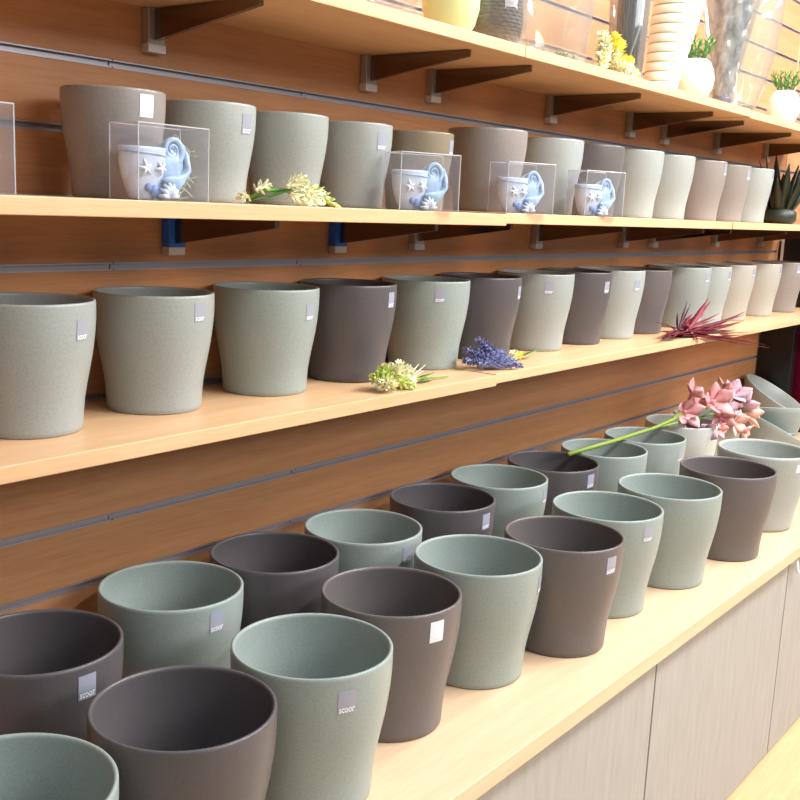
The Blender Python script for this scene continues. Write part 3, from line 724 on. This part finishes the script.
# yellow flowers
t = thing('flower_bunch', top(2.155, 1.110), 'cream and yellow flower bunch on the top shelf between the glass vases', 'artificial flower')
rnd = random.Random(9)
for (dx, dz, ax, mt) in ((-.05, .014, (-.4, -.3, .3), 'cream'), (-.02, .02, (.1, -.5, .5), 'cream'), (.005, .042, (.3, -.2, .7), 'yellow'), (-.02, .048, (-.1, -.3, .7), 'yellow'), (.02, .014, (.5, -.5, .2), 'cream'), (-.04, .034, (-.5, -.4, .4), 'cream'),
                         (.06, .013, (.9, -.3, .0), 'yellow'), (.03, .028, (.6, -.3, .2), 'yellow'), (0, .012, (0, -.8, .1), 'cream'), (-.045, .05, (-.4, 0, .5), 'cream'), (.045, .012, (.6, -.5, 0), 'cream')):
    floret_head('flower_head', (dx, rnd.uniform(-.01, .01), dz), ax, .034, .015, 34, mt, t, .015, .008, floor_z=0)
stem([(-.07, .02, .004), (-.03, .01, .012), (.02, 0, .02)], .003, 'stemgreen', t)
# grey vase with charcoal reeds
t = thing('glass_vase', top(2.330, 1.160), 'tall clear glass vase holding dark grey reeds, left of the cream ribbed vase', 'vase', 'glass vases on the top shelf')
lathe_obj('body', [(0, 0), (.034, 0), (.040, .004), (.044, .10), (.050, .24), (.0495, .242), (.0485, .24), (.0425, .10), (.0385, .005), (0, .0045)], 'gglass', t)
t = thing('reed_bundle', top(2.330, 1.160, .0046), 'dark grey reeds on a black block inside a tall glass vase', 'decoration')
bm = bmesh.new(); add_lathe(bm, [(0, 0), (.030, 0), (.034, .006), (.034, .036), (.028, .042), (0, .043)], 24); obj('foam_block', bm, M['charcoal'], t, smooth=True)
bm = bmesh.new(); rnd = random.Random(6)
for k in range(26):
    a = k*2.399; r = .024*math.sqrt(k/26); add_tube(bm, [(r*math.cos(a), r*math.sin(a), .03), (r*1.2*math.cos(a), r*1.2*math.sin(a), .12), (r*1.4*math.cos(a), r*1.4*math.sin(a), .23+rnd.uniform(0, .03))], [.0036, .0036, .003], 6)
obj('reeds', bm, M['charcoal'], t, smooth=True)
stem([(-.028, -.014, .03), (-.006, -.03, .12), (.012, -.036, .25)], .0022, 'ribbed', t, name='pale_stem')
# ribbed cream vase
t = thing('ribbed_vase', top(2.480, 1.140), 'tall cream slightly leaning vase with horizontal ribs on the top shelf', 'vase')
pr = [(.036, 0), (.040, .002)]
gz = []
for k in range(15):
    z = .004+k*.0225; r = .0405+.0225*(k/10 if k < 10 else 1+(k-10)/16)
    pr += [(r-.0012, z), (r+.0006, z+.003), (r+.0016, z+.0118), (r+.0016, z+.019), (r+.0006, z+.0220)]; gz.append((r+.0010, z+.0223))
body = lathe_obj('body', vase_prof(pr, .006), 'ribbed', t, 56)
lean = Vector((.20, -.06, 0))
for v in body.data.vertices: v.co += lean*v.co.z
bm = bmesh.new()
for r, z in gz[:-1]: add_tube(bm, [Vector((r*math.cos(2*PI*i/56), r*math.sin(2*PI*i/56), z))+lean*z for i in range(57)], .0013, 6)
tag(obj('groove_lines', bm, M['groove'], t, smooth=True), 'olive grey groove lines')
# white egg pots with tufts
def egg(x, y, s, lab1, lab2):
    t = thing('egg_pot', top(x, y), lab1, 'flower pot', 'white egg-shaped pots')
    lathe_obj('body', [(q[0]*s, q[1]*s) for q in [(0, 0), (.026, 0), (.036, .006), (.045, .025), (.048, .046), (.045, .068), (.036, .086), (.028, .094), (.026, .093), (.026, .08), (0, .078)]], 'egg', t)
    p = thing('green_tuft', top(x, y, .0785*s), lab2, 'plant', 'green tufts in egg pots')
    rr = random.Random(int(x*100))
    for k in range(16):
        a = k*2.399; d = Vector((math.cos(a)*.7*(k/16)**.5, math.sin(a)*.7*(k/16)**.5, 1))
        bm = bmesh.new(); L = rr.uniform(.060, .085)*s
        dn = d.normalized(); base = Vector((.010*math.cos(a), .010*math.sin(a), .0))*s
        add_tube(bm, [base, base+dn*L*.6, base+dn*L], [.0018*s, .0016*s, .0008*s], 5)
        for q in range(9):
            f = .35+.65*q/9; b = q*2.4
            e = Vector((math.cos(b), math.sin(b), .7)); add_blade(bm, base+dn*L*f, e, dn, .017*s, .0055*s, .0008, .3, n=4)
        obj('sprig', bm, M['tuft'], p)
egg(2.606, 1.104, 1.0, 'white egg-shaped pot right of the cream ribbed vase', 'green tuft growing from the egg pot beside the ribbed vase')
egg(3.325, 1.115, 1.02, 'white egg-shaped pot at the right edge of the top shelf', 'green tuft growing from the egg pot at the right edge of the top shelf')
# flared vases
t = thing('flared_vase', top(2.910, 1.150), 'tall flared clear vase with a crinkled silver lining, right of the first egg pot', 'vase', 'glass vases on the top shelf')
lathe_obj('body', vase_prof([(.026, 0), (.029, .004), (.033, .04), (.046, .12), (.062, .20), (.082, .30), (.096, .36)], .003), 'glass', t)
bm = bmesh.new(); rnd = random.Random(12); G_ = []
for j in range(22):
    z = .010+j*.0155; rr = .020+.052*(z/.34)**1.2
    G_.append([bm.verts.new(((rr+rnd.uniform(-.004, .004))*math.cos(a), (rr+rnd.uniform(-.004, .004))*math.sin(a), z)) for a in [PI*.62+PI*.95*i/13 for i in range(14)]])
for j in range(21):
    for i in range(13): bm.faces.new((G_[j][i], G_[j][i+1], G_[j+1][i+1], G_[j+1][i]))
bmesh.ops.solidify(bm, geom=bm.faces[:], thickness=.0012)
tag(obj('silver_lining', bm, M['silver'], t), 'crinkled silver foil lining')
lathe_obj('foot', [(0, .0045), (.0250, .0045), (.0265, .012), (.0275, .030), (.0265, .036), (0, .0365)], 'plum', t)
stem([(.024, -.012, .038), (.034, -.018, .12), (.052, -.028, .22), (.076, -.04, .35)], .0042, 'charcoal', t, name='dark_edge_tube')  # added tube imitating the dark right edge of the glass
t = thing('flared_vase', top(3.150, 1.180), 'wide flared clear glass vase with a small black foot, left of the furthest egg pot', 'vase', 'glass vases on the top shelf')
lathe_obj('body', vase_prof([(.030, 0), (.033, .006), (.040, .03), (.062, .10), (.080, .18), (.090, .26), (.094, .36)], .003), 'glass', t)
lathe_obj('foot', [(0, .0046), (.0285, .0046), (.030, .010), (.033, .026), (.030, .034), (0, .0345)], 'black', t)

# ------------------------------------------------------------------ light
def area(name, loc, target, sx, sy, e, rgb):
    l = bpy.data.lights.new(name, 'AREA'); l.shape = 'RECTANGLE'; l.size = sx; l.size_y = sy; l.energy = e; l.color = rgb
    o = bpy.data.objects.new(name, l); col.objects.link(o); o.location = loc
    o.rotation_euler = (Vector(target)-Vector(loc)).to_track_quat('-Z', 'Y').to_euler(); return o
area('ceiling_and_fill_light', (2.6, -.62, h(1.75)), (2.2, 1.0, h(-.3)), 2.6, .12, 124, (1, .99, .98))
area('ceiling_and_fill_light', (5.0, -1.0, h(1.75)), (3.0, 1.0, h(-.3)), 1.6, .20, 88, (1, .985, .975))
area('ceiling_and_fill_light', (1.9, -3.4, h(1.5)), (1.3, 1.2, h(-.4)), 4.2, .8, 98, (.97, .985, 1))  # added fill, unseen, to lift the wall under the shelves
area('ceiling_and_fill_light', (2.8, .55, h(1.55)), (2.8, 1.2, h(.3)), 2.2, .25, 30, (1, .96, .95))
w = bpy.data.worlds.new('world'); bpy.context.scene.world = w; w.use_nodes = True
nt = w.node_tree; bg = nt.nodes['Background']; bg.inputs[1].default_value = .42
tc = nt.nodes.new('ShaderNodeTexCoord'); sp = nt.nodes.new('ShaderNodeSeparateXYZ'); rp = nt.nodes.new('ShaderNodeValToRGB')
mr = nt.nodes.new('ShaderNodeMapRange'); mr.inputs[1].default_value = -1
nt.links.new(tc.outputs['Generated'], sp.inputs[0]); nt.links.new(sp.outputs['Z'], mr.inputs[0]); nt.links.new(mr.outputs[0], rp.inputs[0]); nt.links.new(rp.outputs[0], bg.inputs[0])
rp.color_ramp.elements[0].position = .30; rp.color_ramp.elements[0].color = (.34, .30, .25, 1)
rp.color_ramp.elements[1].position = .80; rp.color_ramp.elements[1].color = (1.05, 1.22, 1.34, 1)
e = rp.color_ramp.elements.new(.52); e.color = (.52, .55, .57, 1)
s = bpy.context.scene
s.view_settings.view_transform = 'Standard'; s.view_settings.look = 'None'; s.view_settings.gamma = 1; s.view_settings.use_curve_mapping = False
s.view_settings.exposure = 0.0
